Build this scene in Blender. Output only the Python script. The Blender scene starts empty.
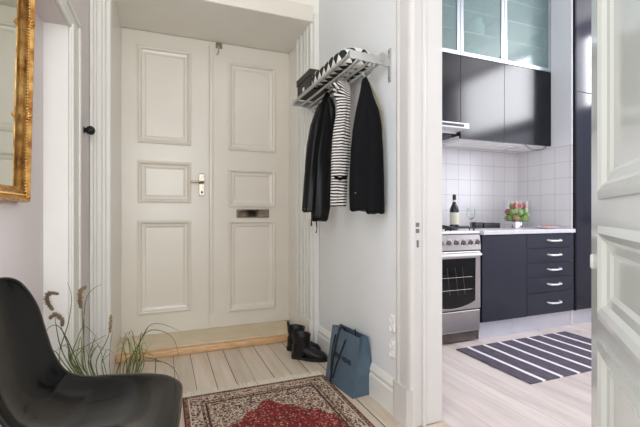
import bpy, bmesh, math, random
from mathutils import Vector, Matrix, noise
random.seed(7)
S = bpy.context.scene
COL = S.collection
PI = math.pi
YAW = math.radians(21.93)
SY, CY = math.sin(YAW), math.cos(YAW)
CAMH, F = 1.05, 390.0

# ---------------------------------------------------------------- measuring
def XY(px, Y):                       # X on the vertical plane at depth Y that a sight line meets
    r = (px - 320) / F
    return Y * (CY * r + SY) / (CY - SY * r)
def PT(px, py, Y):
    X = XY(px, Y)
    d = X * SY + Y * CY
    return Vector((X, Y, CAMH - (py - 213.5) / F * d))

# ---------------------------------------------------------------- materials
def lin(c):
    return tuple(((v / 255) / 12.92 if v / 255 <= .04045 else ((v / 255 + .055) / 1.055) ** 2.4) for v in c[:3]) + (1,)
class NT:
    def __init__(s, name):
        s.m = bpy.data.materials.new(name); s.m.use_nodes = True
        s.t = s.m.node_tree; s.b = s.t.nodes['Principled BSDF']; s.out = s.t.nodes['Material Output']
    def n(s, typ, ins=None, **kw):
        x = s.t.nodes.new(typ)
        for k, v in kw.items(): setattr(x, k, v)
        for k, v in (ins or {}).items():
            if isinstance(v, bpy.types.NodeSocket): s.t.links.new(v, x.inputs[k])
            else: x.inputs[k].default_value = v
        return x
    def l(s, a, b): s.t.links.new(a, b)
    def math(s, op, a, b=0.0, c=None):
        ins = {0: a, 1: b}
        if c is not None: ins[2] = c
        return s.n('ShaderNodeMath', ins, operation=op).outputs[0]
    def mix(s, f, a, b, mode='MIX'):
        x = s.n('ShaderNodeMix', {0: f}, data_type='RGBA', blend_type=mode)
        for k, v in ((6, a), (7, b)):
            if isinstance(v, bpy.types.NodeSocket): s.l(v, x.inputs[k])
            else: x.inputs[k].default_value = v
        return x.outputs[2]
    def obj(s): return s.n('ShaderNodeTexCoord').outputs['Object']
    def noise(s, scale, vec=None, detail=3):
        x = s.n('ShaderNodeTexNoise', {'Scale': scale, 'Detail': detail}); s.l(vec or s.obj(), x.inputs['Vector']); return x.outputs[0]
    def scaled(s, sc, vec=None):
        x = s.n('ShaderNodeMapping', {'Scale': sc}); s.l(vec or s.obj(), x.inputs[0]); return x.outputs[0]
    def ramp(s, f, stops, interp='LINEAR'):
        x = s.n('ShaderNodeValToRGB'); s.l(f, x.inputs[0]); r = x.color_ramp; r.interpolation = interp
        while len(r.elements) < len(stops): r.elements.new(.5)
        for e, (p, c) in zip(r.elements, stops): e.position = p; e.color = c
        return x.outputs[0]
    def bump(s, h, strength=.2, dist=.002):
        x = s.n('ShaderNodeBump', {'Strength': strength, 'Distance': dist, 'Height': h}); s.l(x.outputs[0], s.b.inputs['Normal'])
def mat(name, rgb, rough=.5, metal=0, var=.05, scale=9, bump=0, bscale=60, coat=0, spec=.5, emit=None, stretch=None):
    k = NT(name); c = lin(rgb)
    v = k.scaled(stretch) if stretch else None
    f = k.noise(scale, v)
    lo = tuple(x * (1 - var) for x in c[:3]) + (1,); hi = tuple(min(1, x * (1 + var)) for x in c[:3]) + (1,)
    k.l(k.ramp(f, [(.3, lo), (.7, hi)]), k.b.inputs['Base Color'])
    k.b.inputs['Roughness'].default_value = rough; k.b.inputs['Metallic'].default_value = metal
    k.b.inputs['Coat Weight'].default_value = coat; k.b.inputs['Coat Roughness'].default_value = .05
    k.b.inputs['Specular IOR Level'].default_value = spec
    if bump: k.bump(k.noise(bscale, v, 4), bump)
    return k.m
def glassy(name, rgb, rough=0.0, ior=1.45, alpha=1.0):
    k = NT(name); b = k.b
    k.l(k.mix(k.noise(5), lin(rgb), lin(tuple(min(255, c + 3) for c in rgb))), b.inputs['Base Color'])
    b.inputs['Roughness'].default_value = rough; b.inputs['Transmission Weight'].default_value = 1; b.inputs['IOR'].default_value = ior
    return k.m

M = {}
M['wall'] = mat('wall_paint', (222, 224, 224), .55, var=.015, scale=3, bump=.06, bscale=30)
M['wall_pink'] = mat('wall_paint_warm', (214, 206, 205), .55, var=.015, scale=3, bump=.06, bscale=30)
M['trim'] = mat('gloss_trim_paint', (222, 221, 214), .28, var=.015, scale=4, bump=.05, bscale=25)
M['door'] = mat('gloss_door_paint', (219, 213, 201), .3, var=.02, scale=4, bump=.06, bscale=18)
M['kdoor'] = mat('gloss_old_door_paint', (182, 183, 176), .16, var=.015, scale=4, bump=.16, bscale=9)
M['recess'] = mat('recess_paint', (230, 227, 219), .3, var=.015, scale=4, bump=.05, bscale=20)
M['jamb'] = mat('grey_white_jamb_paint', (207, 204, 200), .3, var=.015, scale=4, bump=.05, bscale=25)
M['ceil'] = mat('ceiling_paint', (226, 224, 220), .5, var=.01, bump=.05)
M['kwall'] = mat('kitchen_paint', (226, 224, 228), .5, var=.01)
M['step'] = mat('painted_tread', (214, 198, 168), .4, var=.06, scale=6, bump=.08)
M['nosing'] = mat('worn_wood_nosing', (206, 166, 122), .45, var=.22, scale=12, stretch=(1, 8, 8))
M['threshold'] = mat('worn_pale_wood', (190, 174, 152), .5, var=.1, scale=14, stretch=(1, 6, 6))
M['black_gloss'] = mat('black_lacquer', (5, 5, 17), .15, var=.1, spec=.32)
M['navy_gloss'] = mat('dark_navy_lacquer', (22, 24, 40), .16, var=.06)
M['navy_satin'] = mat('dark_navy_front', (38, 41, 54), .32, var=.06, spec=.4)
M['dark_edge'] = mat('dark_carcass', (12, 12, 16), .5)
M['counter'] = mat('pale_worktop', (208, 205, 212), .3, var=.06, scale=60)
M['steel'] = mat('brushed_steel', (190, 186, 184), .3, 1, var=.08, scale=30, stretch=(1, 30, 30))
M['steel_dark'] = mat('burnt_steel', (120, 112, 108), .35, 1, var=.15)
M['chrome'] = mat('polished_chrome', (225, 225, 228), .1, 1, var=.02)
M['nickel'] = mat('worn_nickel', (158, 148, 134), .25, .9, var=.1, scale=40)
M['brass'] = mat('aged_mirror_brass', (170, 150, 130), .1, 1, var=.3, scale=20)
M['alu'] = mat('aluminium', (190, 196, 205), .35, 1, var=.03)
M['alu_rack'] = mat('cast_aluminium', (186, 186, 183), .42, .5, var=.06)
M['plinth'] = mat('plinth_metal', (198, 198, 208), .35, .35, var=.03)
M['white_plastic'] = mat('white_plastic', (232, 230, 226), .35, var=.01)
M['white_enamel'] = mat('white_enamel', (232, 232, 236), .25, var=.01)
M['handle'] = mat('pale_metal_pull', (228, 228, 230), .25, .4, var=.02)
M['black_plastic'] = mat('black_plastic', (18, 18, 20), .4)
M['shell'] = mat('glossy_black_shell', (12, 11, 11), .13, var=.1, spec=.32)
M['leather'] = mat('black_leather', (6, 6, 7), .46, var=.25, scale=14, bump=.7, bscale=26, spec=.28)
M['boot'] = mat('black_boot_leather', (16, 14, 14), .46, var=.3, scale=22, bump=.8, bscale=45, spec=.35)
M['sole'] = mat('dark_rubber', (16, 14, 13), .7)
M['wool'] = mat('black_wool', (7, 7, 10), .85, var=.2, bump=.3, bscale=250, spec=.2)
M['edge_strip'] = mat('pale_edge_strip', (170, 160, 130), .7)
M['box_black'] = mat('black_card', (28, 27, 25), .5, bump=.1, bscale=90)
M['paper'] = mat('white_card', (230, 228, 220), .6)
M['bag'] = mat('blue_grey_paper', (80, 99, 115), .5, var=.08, scale=14, bump=.25, bscale=18)
M['bag_in'] = mat('dark_paper_inside', (42, 52, 62), .7)
M['cord'] = mat('black_cord', (9, 9, 12), .6)
M['ink'] = mat('dark_print', (48, 54, 66), .6)
M['oven_glass'] = mat('black_oven_glass', (7, 9, 10), .06, var=.1, spec=.3)
M['iron'] = mat('black_iron', (14, 14, 16), .55)
M['bottle'] = mat('dark_bottle_glass', (10, 12, 12), .08, var=.1)
M['label'] = mat('cream_label', (214, 210, 190), .6, var=.05)
M['foil'] = mat('black_foil', (14, 12, 14), .3)
M['glass'] = glassy('clear_glass', (246, 250, 250))
M['frost'] = glassy('frosted_green_glass', (186, 212, 210), .13); M['frost'].node_tree.nodes['Principled BSDF'].inputs['Transmission Weight'].default_value = .8
M['pot'] = mat('dark_clay', (70, 62, 56), .7, bump=.2)
M['soil'] = mat('soil', (46, 36, 28), .95, var=.3, scale=60, bump=.6)
M['teal'] = mat('turquoise_ceramic', (40, 176, 172), .35)
M['tin'] = mat('dark_tin', (44, 44, 54), .35, var=.15)
M['tin_olive'] = mat('dark_olive_tin', (58, 60, 44), .4, var=.15)
M['bulb'] = mat('lamp_diffuser', (238, 234, 230), .4)
M['fringe'] = mat('cotton_fringe', (222, 214, 200), .9, var=.1, scale=60)
M['bread'] = mat('pastry', (214, 130, 96), .7, var=.3, scale=40)
M['mirror'] = mat('mirror_silver', (225, 228, 220), .02, 1, var=.01)
M['screw'] = mat('screw_steel', (120, 120, 120), .3, 1)

def gold():
    k = NT('gilded_wood'); f = k.noise(26, None, 5)
    k.l(k.ramp(f, [(.3, lin((120, 72, 30))), (.48, lin((186, 134, 66))), (.7, lin((220, 178, 108)))]), k.b.inputs['Base Color'])
    k.b.inputs['Metallic'].default_value = .75; k.b.inputs['Roughness'].default_value = .36
    k.bump(k.noise(90), .4); return k.m
M['gold'] = gold()

def boards(name, width, tones, gap, gapc, rough, off=0.0, knots=.0):
    k = NT(name); o = k.obj(); sx = k.n('ShaderNodeSeparateXYZ'); k.l(o, sx.inputs[0]); X, Y = sx.outputs[0], sx.outputs[1]
    u = k.math('DIVIDE', k.math('ADD', X, off), width)
    idx = k.math('FLOOR', u); fr = k.math('FRACT', u)
    wn = k.n('ShaderNodeTexWhiteNoise', noise_dimensions='1D'); k.l(idx, wn.inputs['W'])
    comb = k.n('ShaderNodeCombineXYZ'); k.l(k.math('MULTIPLY', X, 26), comb.inputs[0]); k.l(k.math('MULTIPLY', Y, 2.2), comb.inputs[1]); k.l(k.math('MULTIPLY', wn.outputs[0], 40), comb.inputs[2])
    g = k.noise(1.0, comb.outputs[0], 5)
    base = k.ramp(g, [(.28, lin(tones[0])), (.5, lin(tones[1])), (.75, lin(tones[2]))])
    br = k.math('MULTIPLY_ADD', wn.outputs[0], .16, .9)
    cb = k.n('ShaderNodeCombineXYZ', {0: br, 1: br, 2: br})
    base = k.mix(1.0, base, cb.outputs[0], 'MULTIPLY')
    if knots:
        vo = k.n('ShaderNodeTexVoronoi', {'Scale': 1.0}); cv = k.n('ShaderNodeCombineXYZ')
        k.l(k.math('MULTIPLY', X, 7), cv.inputs[0]); k.l(k.math('MULTIPLY', Y, 2.6), cv.inputs[1]); k.l(cv.outputs[0], vo.inputs['Vector'])
        kn = k.math('LESS_THAN', vo.outputs['Distance'], .085)
        base = k.mix(k.math('MULTIPLY', kn, knots), base, lin((120, 98, 84)))
    w2 = k.n('ShaderNodeTexWhiteNoise', noise_dimensions='1D'); k.l(k.math('ADD', idx, 31.7), w2.inputs['W'])
    gw = k.math('MULTIPLY', w2.outputs[0], gap)
    isgap = k.math('LESS_THAN', fr, k.math('ADD', gw, gap * .35))
    k.l(k.mix(isgap, base, lin(gapc)), k.b.inputs['Base Color'])
    k.b.inputs['Roughness'].default_value = rough
    k.bump(k.math('SUBTRACT', k.math('MULTIPLY', g, .25), isgap), .3); return k.m
M['floor'] = boards('hall_boards', .118, ((196, 178, 158), (208, 193, 174), (217, 204, 187)), .055, (40, 33, 28), .42, off=.05)
M['kfloor'] = boards('kitchen_boards', .115, ((194, 180, 174), (207, 195, 190), (216, 207, 204)), .018, (150, 132, 122), .38, knots=.55)

def tiles(top):
    k = NT('white_wall_tiles'); o = k.obj(); s = k.n('ShaderNodeSeparateXYZ'); k.l(o, s.inputs[0])
    def line(c, off):
        f = k.math('FRACT', k.math('DIVIDE', k.math('ADD', c, off), .1525)); return k.math('LESS_THAN', f, .02)
    geo = k.n('ShaderNodeNewGeometry'); sn = k.n('ShaderNodeSeparateXYZ'); k.l(geo.outputs['Normal'], sn.inputs[0])
    isx = k.math('GREATER_THAN', k.math('ABSOLUTE', sn.outputs[0]), .5)
    lx = line(s.outputs[0], -3.556 + .055 + .1525 * 30); ly = line(s.outputs[1], -2.82 + .1525 * 30); lz = line(s.outputs[2], -1.691 + .1525 * 20)
    h = k.math('ADD', k.math('MULTIPLY', ly, isx), k.math('MULTIPLY', lx, k.math('SUBTRACT', 1.0, isx)))
    ln = k.math('MINIMUM', k.math('ADD', h, lz), 1.0)
    below = k.math('LESS_THAN', s.outputs[2], top)
    ln = k.math('MULTIPLY', ln, below)
    tile = k.mix(k.noise(6), lin((214, 211, 214)), lin((222, 220, 222)))
    base = k.mix(below, lin((220, 222, 226)), k.mix(ln, tile, lin((168, 164, 168))))
    k.l(base, k.b.inputs['Base Color'])
    k.l(k.math('MULTIPLY_ADD', below, -.32, .5), k.b.inputs['Roughness'])
    k.bump(k.math('SUBTRACT', 1.0, ln), .4); return k.m
M['tiles'] = tiles(1.695)

def persian(x0, x1, y0, y1):
    k = NT('persian_pile'); o = k.obj(); s = k.n('ShaderNodeSeparateXYZ'); k.l(o, s.inputs[0]); X, Y = s.outputs[0], s.outputs[1]
    ed = k.math('MINIMUM', k.math('MINIMUM', k.math('SUBTRACT', X, x0), k.math('SUBTRACT', x1, X)), k.math('MINIMUM', k.math('SUBTRACT', Y, y0), k.math('SUBTRACT', y1, Y)))
    def motif(scale, cols):
        v = k.n('ShaderNodeTexVoronoi', {'Scale': scale, 'Randomness': .8}); k.l(o, v.inputs['Vector'])
        sc = k.n('ShaderNodeSeparateColor'); k.l(v.outputs['Color'], sc.inputs[0])
        n = len(cols); return k.ramp(sc.outputs[0], [(i / n, lin(c)) for i, c in enumerate(cols)], 'CONSTANT')
    cream, rust, dark, red, tan, navy, rose = (196, 182, 162), (116, 68, 58), (60, 50, 48), (114, 42, 42), (150, 130, 112), (72, 68, 76), (160, 118, 104)
    guard = motif(150, [rust, tan, dark, rust, tan, dark, rose])
    main = motif(135, [cream, dark, cream, tan, rust, cream, navy, cream, rose])
    field = motif(130, [tan, cream, rust, navy, tan, cream, dark, rose, cream])
    redf = motif(125, [red, (130, 50, 48), (92, 34, 36), (132, 44, 44), dark, red, (170, 132, 114), (128, 40, 42), (150, 62, 58)])
    ax = k.math('ABSOLUTE', k.math('SUBTRACT', X, (x0 + x1) / 2))
    ay = k.math('ABSOLUTE', k.math('SUBTRACT', Y, (y0 + y1) / 2))
    wob = k.math('MULTIPLY', k.math('SINE', k.math('MULTIPLY', ax, 62)), .016)
    lim = k.math('SUBTRACT', k.math('MULTIPLY', k.math('SUBTRACT', (y1 - y0) / 2 - .205, ay), 1.12), ax)
    inred = k.math('GREATER_THAN', k.math('ADD', lim, wob), 0)
    c = k.mix(inred, field, redf)
    for lo, m in ((.128, guard), (.112, main)):
        c = k.mix(k.math('LESS_THAN', ed, lo), c, m)
    c = k.mix(k.math('LESS_THAN', k.math('ABSOLUTE', k.math('SUBTRACT', ed, .118)), .004), c, lin(dark))
    c = k.mix(k.math('LESS_THAN', ed, .105), c, guard)
    c = k.mix(k.math('LESS_THAN', ed, .09), c, main)
    c = k.mix(k.math('LESS_THAN', k.math('ABSOLUTE', k.math('SUBTRACT', ed, .031)), .003), c, lin(cream))
    c = k.mix(k.math('LESS_THAN', ed, .028), c, guard)
    c = k.mix(k.math('LESS_THAN', ed, .008), c, lin((96, 62, 52)))
    k.l(c, k.b.inputs['Base Color']); k.b.inputs['Roughness'].default_value = .95; k.b.inputs['Specular IOR Level'].default_value = .15
    k.bump(k.noise(400), .5); return k.m

def ribbed(x0, step, w):
    k = NT('striped_rag_weave'); o = k.obj(); s = k.n('ShaderNodeSeparateXYZ'); k.l(o, s.inputs[0])
    X = k.math('ADD', s.outputs[0], k.math('MULTIPLY', k.math('SUBTRACT', k.noise(5), .5), .012))
    f = k.math('FRACT', k.math('DIVIDE', k.math('SUBTRACT', X, x0), step))
    st = k.math('LESS_THAN', f, w / step)
    nz = k.noise(1.0, k.scaled((160, 14, 1)), 4)
    dk = k.ramp(nz, [(.3, lin((64, 58, 70))), (.7, lin((106, 99, 112)))])
    k.l(k.mix(st, dk, lin((226, 222, 226))), k.b.inputs['Base Color']); k.b.inputs['Roughness'].default_value = .8
    k.b.inputs['Specular IOR Level'].default_value = .2
    k.bump(nz, .5); return k.m

def stripes():
    k = NT('striped_jersey'); o = k.obj(); s = k.n('ShaderNodeSeparateXYZ'); k.l(o, s.inputs[0])
    top = k.math('MAXIMUM', k.math('SUBTRACT', s.outputs[2], 1.72), 0.0)
    z = k.math('ADD', s.outputs[2], k.math('MULTIPLY', k.math('SUBTRACT', k.noise(9), .5), .022))
    z = k.math('ADD', z, k.math('MULTIPLY', k.math('MULTIPLY', k.math('SUBTRACT', s.outputs[0], .97), top), 9.0))
    f = k.math('FRACT', k.math('DIVIDE', z, .0172)); st = k.math('LESS_THAN', f, .5)
    k.l(k.mix(st, lin((16, 16, 18)), lin((228, 222, 216))), k.b.inputs['Base Color']); k.b.inputs['Roughness'].default_value = .85
    return k.m
M['stripes'] = stripes()

def harlequin():
    k = NT('harlequin_textile'); o = k.obj(); s = k.n('ShaderNodeSeparateXYZ'); k.l(o, s.inputs[0])
    geo = k.n('ShaderNodeNewGeometry'); sn = k.n('ShaderNodeSeparateXYZ'); k.l(geo.outputs['Normal'], sn.inputs[0])
    up = k.math('GREATER_THAN', k.math('ABSOLUTE', sn.outputs[2]), .6); xx = k.math('GREATER_THAN', k.math('ABSOLUTE', sn.outputs[0]), .6)
    a = k.math('ADD', k.math('MULTIPLY', s.outputs[1], k.math('MAXIMUM', up, xx)), k.math('MULTIPLY', s.outputs[0], k.math('SUBTRACT', 1.0, k.math('MAXIMUM', up, xx))))
    b = k.math('ADD', k.math('MULTIPLY', s.outputs[0], up), k.math('MULTIPLY', s.outputs[2], k.math('SUBTRACT', 1.0, up)))
    def tri(v, per, ph): return k.math('ABSOLUTE', k.math('SUBTRACT', k.math('FRACT', k.math('DIVIDE', k.math('ADD', v, ph), per)), .5))
    st = k.math('GREATER_THAN', k.math('ADD', tri(a, .072, 1.0), tri(b, .1, .995)), .5)
    k.l(k.mix(st, lin((18, 18, 18)), lin((226, 224, 218))), k.b.inputs['Base Color']); k.b.inputs['Roughness'].default_value = .8
    return k.m
M['harlequin'] = harlequin()

def grassmat(name, a, b):
    k = NT(name); k.l(k.ramp(k.noise(9), [(.35, lin(a)), (.65, lin(b))]), k.b.inputs['Base Color']); k.b.inputs['Roughness'].default_value = .5; return k.m
M['grass'] = grassmat('grass_blade', (44, 60, 34), (104, 118, 60))
M['seed'] = grassmat('seed_head', (78, 64, 46), (140, 120, 88))
def applemat(name, a, b):
    k = NT(name); k.l(k.ramp(k.noise(16), [(.4, lin(a)), (.62, lin(b))]), k.b.inputs['Base Color']); k.b.inputs['Roughness'].default_value = .3; return k.m
M['apple_green'] = applemat('apple_green', (122, 170, 52), (164, 198, 84))
M['apple_red'] = applemat('apple_red', (186, 48, 60), (214, 110, 80))
M['apple_blush'] = applemat('apple_blush', (150, 186, 70), (212, 150, 92))

# ---------------------------------------------------------------- mesh building
def box(bm, x0, x1, y0, y1, z0, z1, bev=0.0):
    r = bmesh.ops.create_cube(bm, size=1.0)
    vs = r['verts']
    for v in vs:
        v.co = Vector((x0 + (v.co.x + .5) * (x1 - x0), y0 + (v.co.y + .5) * (y1 - y0), z0 + (v.co.z + .5) * (z1 - z0)))
    if bev:
        es = list({e for v in vs for e in v.link_edges})
        bmesh.ops.bevel(bm, geom=es, offset=bev, segments=2, profile=.5, affect='EDGES')
def tube(bm, pts, r, n=8, caps=True):
    pts = [Vector(p) for p in pts]; rings = []
    rr = r if isinstance(r, (list, tuple)) else [r] * len(pts)
    up = Vector((0, 0, 1))
    for i, p in enumerate(pts):
        t = (pts[min(i + 1, len(pts) - 1)] - pts[max(i - 1, 0)]).normalized()
        a = t.cross(up)
        if a.length < .05: a = t.cross(Vector((1, 0, 0)))
        a.normalize(); b = a.cross(t).normalized()
        rings.append([bm.verts.new(p + (a * math.cos(2 * PI * k / n) + b * math.sin(2 * PI * k / n)) * rr[i]) for k in range(n)])
    for A, B in zip(rings, rings[1:]):
        for k in range(n): bm.faces.new((A[k], A[(k + 1) % n], B[(k + 1) % n], B[k]))
    if caps and n > 2:
        bm.faces.new(rings[0][::-1]); bm.faces.new(rings[-1])
def lathe(bm, prof, n=28, c=(0, 0, 0), axis='z', cap=True):
    rings = []
    for r, z in prof:
        ring = []
        for k in range(n):
            a = 2 * PI * k / n
            p = (r * math.cos(a), r * math.sin(a), z) if axis == 'z' else ((r * math.cos(a), -z, r * math.sin(a)) if axis == 'y' else (z, r * math.cos(a), r * math.sin(a)))
            ring.append(bm.verts.new((p[0] + c[0], p[1] + c[1], p[2] + c[2])))
        rings.append(ring)
    for A, B in zip(rings, rings[1:]):
        for k in range(n): bm.faces.new((A[k], A[(k + 1) % n], B[(k + 1) % n], B[k]))
    if cap:
        if prof[0][0] > 1e-5: bm.faces.new(rings[0][::-1])
        if prof[-1][0] > 1e-5: bm.faces.new(rings[-1])
def prism(bm, poly, axis, a0, a1):
    def P(u, v, a):
        return {'x': (a, u, v), 'y': (u, a, v), 'z': (u, v, a)}[axis]
    A = [bm.verts.new(P(u, v, a0)) for u, v in poly]; B = [bm.verts.new(P(u, v, a1)) for u, v in poly]
    n = len(poly); bm.faces.new(A[::-1]); bm.faces.new(B)
    for i in range(n): bm.faces.new((A[i], A[(i + 1) % n], B[(i + 1) % n], B[i]))
def rings_rect(bm, x0, x1, z0, z1, prof, y=0.0):      # nested rectangles: prof = (inset, y offset)
    prev = None
    for ins, dy in prof:
        r = [bm.verts.new((a, y + dy, b)) for a, b in ((x0 + ins, z0 + ins), (x1 - ins, z0 + ins), (x1 - ins, z1 - ins), (x0 + ins, z1 - ins))]
        if prev:
            for i in range(4): bm.faces.new((prev[i], prev[(i + 1) % 4], r[(i + 1) % 4], r[i]))
        prev = r
    bm.faces.new(prev)
def loft(bm, secs, n=40, fold=.0, k=5, seed=0, ex=2.0):
    rings = []
    for (cx, cy, z, rx, ry) in secs:
        ring = []
        for i in range(n):
            a = 2 * PI * i / n
            ca, sa = math.cos(a), math.sin(a)
            f = 1 + fold * math.sin(k * a + seed + z * 5) + fold * .7 * math.sin((k + 3) * a + seed * 2 - z * 9)
            f += fold * 1.1 * (noise.noise(Vector((ca * 2 + seed, sa * 2, z * 6))))
            px = math.copysign(abs(ca) ** (2 / ex), ca); py = math.copysign(abs(sa) ** (2 / ex), sa)
            ring.append(bm.verts.new((cx + rx * px * (.6 + .4 * f), cy + ry * py * f, z + .004 * math.sin(3 * a + seed))))
        rings.append(ring)
    for A, B in zip(rings, rings[1:]):
        for i in range(n): bm.faces.new((A[i], A[(i + 1) % n], B[(i + 1) % n], B[i]))
    bm.faces.new(rings[0][::-1]); bm.faces.new(rings[-1])
def BM(): return bmesh.new()
def obj(name, bm, m, parent=None, smooth=False, angle=40, loc=None, rotz=None):
    me = bpy.data.meshes.new(name)
    bmesh.ops.recalc_face_normals(bm, faces=bm.faces)
    if smooth:
        for f in bm.faces: f.smooth = True
        lim = math.radians(angle)
        for e in bm.edges:
            if len(e.link_faces) == 2 and e.calc_face_angle(0) > lim: e.smooth = False
    bm.to_mesh(me); bm.free()
    me.materials.append(M[m] if isinstance(m, str) else m)
    o = bpy.data.objects.new(name, me); COL.objects.link(o)
    if parent: o.parent = parent
    if loc: o.location = loc
    if rotz is not None: o.rotation_euler.z = rotz
    return o
def tag(o, label, cat, group=None, kind=None):
    o['label'] = label; o['category'] = cat
    if group: o['group'] = group
    if kind: o['kind'] = kind
    return o
def thing(name, label, cat, loc=(0, 0, 0), rotz=0, group=None, kind=None):
    o = bpy.data.objects.new(name, None); o.empty_display_size = .1; COL.objects.link(o)
    o.location = loc; o.rotation_euler.z = rotz
    return tag(o, label, cat, group, kind)
def bxo(name, dims, m, parent=None, bev=0.0, **kw):
    b = BM(); box(b, *dims, bev); return obj(name, b, m, parent, **kw)
def struct(name, boxes, m, label, cat, bev=0.0):
    b = BM()
    for d in boxes: box(b, *d, bev)
    return tag(obj(name, b, m), label, cat, kind='structure')
def dup(root, loc, label=None):
    r = root.copy(); COL.objects.link(r); r.location = loc
    if label: r['label'] = label
    for ch in list(root.children):
        c = ch.copy(); COL.objects.link(c); c.parent = r
        for g in list(ch.children):
            d = g.copy(); COL.objects.link(d); d.parent = c
    return r

# ---------------------------------------------------------------- the setting
XR, XR2 = 1.13, 1.30            # hall wall towards the kitchen, its two faces
XL, XN = -.43, -.53             # left wall, back of its shallow niche
YF, YD = 2.83, 3.47             # front of the door recess, door plane
YB = 3.10                       # kitchen back wall
H = 3.30
BACK = -2.3
struct('floor', [(-.9, 1.215, BACK - .1, 3.62, -.1, 0)], 'floor', 'worn pale painted floorboards of the hall, dark gaps between boards', 'floor')
struct('floor_kitchen', [(1.215, 4.8, -1.6, 3.3, -.1, .004)], 'kfloor', 'whitewashed pine boards of the kitchen floor', 'floor')
struct('ceiling', [(-.9, 4.8, BACK - .1, 3.7, H, H + .1)], 'ceil', 'white ceiling above the hall and kitchen', 'ceiling')
struct('wall_right', [(XR, XR2, 1.60, 3.2, 0, H), (XR, XR2, BACK, .73, 0, H), (XR, XR2, .73, 1.60, 2.25, H)], 'wall', 'cool white plaster wall carrying the coat rack', 'wall')
struct('wall_left', [(-.75, XN, BACK, -.95, 0, H), (-.75, XN, 1.10, 2.23, 0, H), (-.75, XN, -.95, 1.10, 0, .5), (-.75, XN, -.95, 1.10, 2.85, H), (-.75, XL, 2.23, YF, 0, H), (XN, XL, 1.14, 2.23, 1.965, H)], 'wall_pink', 'warm white wall on the left with a shallow niche', 'wall')
struct('wall_niche_return', [(XN, XL + .001, 2.222, 2.23, 0, 1.965)], 'white_plastic', 'bright white end of the niche in the left wall', 'wall')
struct('wall_entrance', [(-.75, -.31, YF, 3.6, 0, H), (1.088, XR2, YF, 3.6, 0, H), (-.31, 1.088, YF, 3.6, 2.535, H), (-.31, 1.088, 3.52, 3.62, 0, 2.535)], 'recess', 'painted wall with the deep recess of the double door', 'wall')
struct('wall_rear', [(-.75, -.35, BACK - .1, BACK, 0, H), (.95, XR2, BACK - .1, BACK, 0, H), (-.35, .95, BACK - .1, BACK, 0, .75), (-.35, .95, BACK - .1, BACK, 2.75, H)], 'wall', 'white hall wall around the window behind the viewer', 'wall')
struct('wall_kitchen_back', [(XR2, 3.54, YB, 3.2, 0, H), (3.556, 4.75, YB, 3.2, 0, H)], 'tiles', 'kitchen back wall with square white tiles', 'wall')
struct('wall_kitchen_stub', [(3.54, 3.556, 2.50, 3.2, 0, H)], 'tiles', 'short white tiled wall beside the kitchen worktop', 'wall')
WX = 4.65
struct('wall_kitchen_right', [(WX, WX + .12, -1.5, .25, 0, H), (WX, WX + .12, 1.62, 1.80, 0, H), (WX, WX + .12, 2.32, 3.2, 0, H), (WX, WX + .12, 1.80, 2.32, 0, .95), (WX, WX + .12, 1.80, 2.32, 3.24, H), (WX, WX + .12, .22, 1.62, 0, .95), (WX, WX + .12, .22, 1.62, 3.26, H)], 'kwall', 'white kitchen wall around the tall window', 'wall')
struct('wall_kitchen_front', [(XR2, 1.7, -1.6, -1.5, 0, H), (3.1, 4.75, -1.6, -1.5, 0, H), (1.7, 3.1, -1.6, -1.5, 0, .75), (1.7, 3.1, -1.6, -1.5, 2.65, H)], 'kwall', 'white kitchen wall opposite the cabinets', 'wall')
# windows that light the two rooms, two of them added as fill
def window(name, label, x0, x1, z0, z1, bars, place):
    b = BM()
    for d in ((x0, x0 + .06, z0, z1), (x1 - .06, x1, z0, z1), (x0, x1, z0, z0 + .06), (x0, x1, z1 - .06, z1)): box(b, d[0], d[1], -.03, .03, d[2], d[3])
    for (a0, a1, c0, c1) in bars: box(b, a0, a1, -.03, .03, c0, c1)
    o = obj(name, b, 'trim'); tag(o, label, 'window', kind='structure')
    o.location, o.rotation_euler.z = place
    return o
window('window_1', 'white window frame of the kitchen on the right', .22, 1.62, .95, 3.26, [(.22, 1.62, 2.2, 2.3), (.89, .95, .95, 3.26)], ((WX + .06, 0, 0), PI / 2))
window('window_2', 'white window frame of the hall behind the viewer', -.35, .95, .75, 2.75, [(.27, .33, .75, 2.75)], ((0, BACK - .05, 0), 0))

window('added_window_3', 'added white window frame of the hall on the left behind the viewer', -.95, 1.10, .5, 2.85, [(.05, .11, .5, 2.85)], ((-.66, 0, 0), PI / 2))  # unseen window added to brighten the coat rack wall
window('added_window_4', 'added white window frame of the kitchen opposite the cabinets', 1.7, 3.1, .75, 2.65, [(2.37, 2.43, .75, 2.65)], ((0, -1.55, 0), 0))  # unseen window added for frontal light on cabinets and stub wall
window('window_5', 'narrow white window frame of the kitchen on the right', 1.80, 2.32, .95, 3.24, [(1.8, 2.32, 2.2, 2.3)], ((WX + .06, 0, 0), PI / 2))
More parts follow.
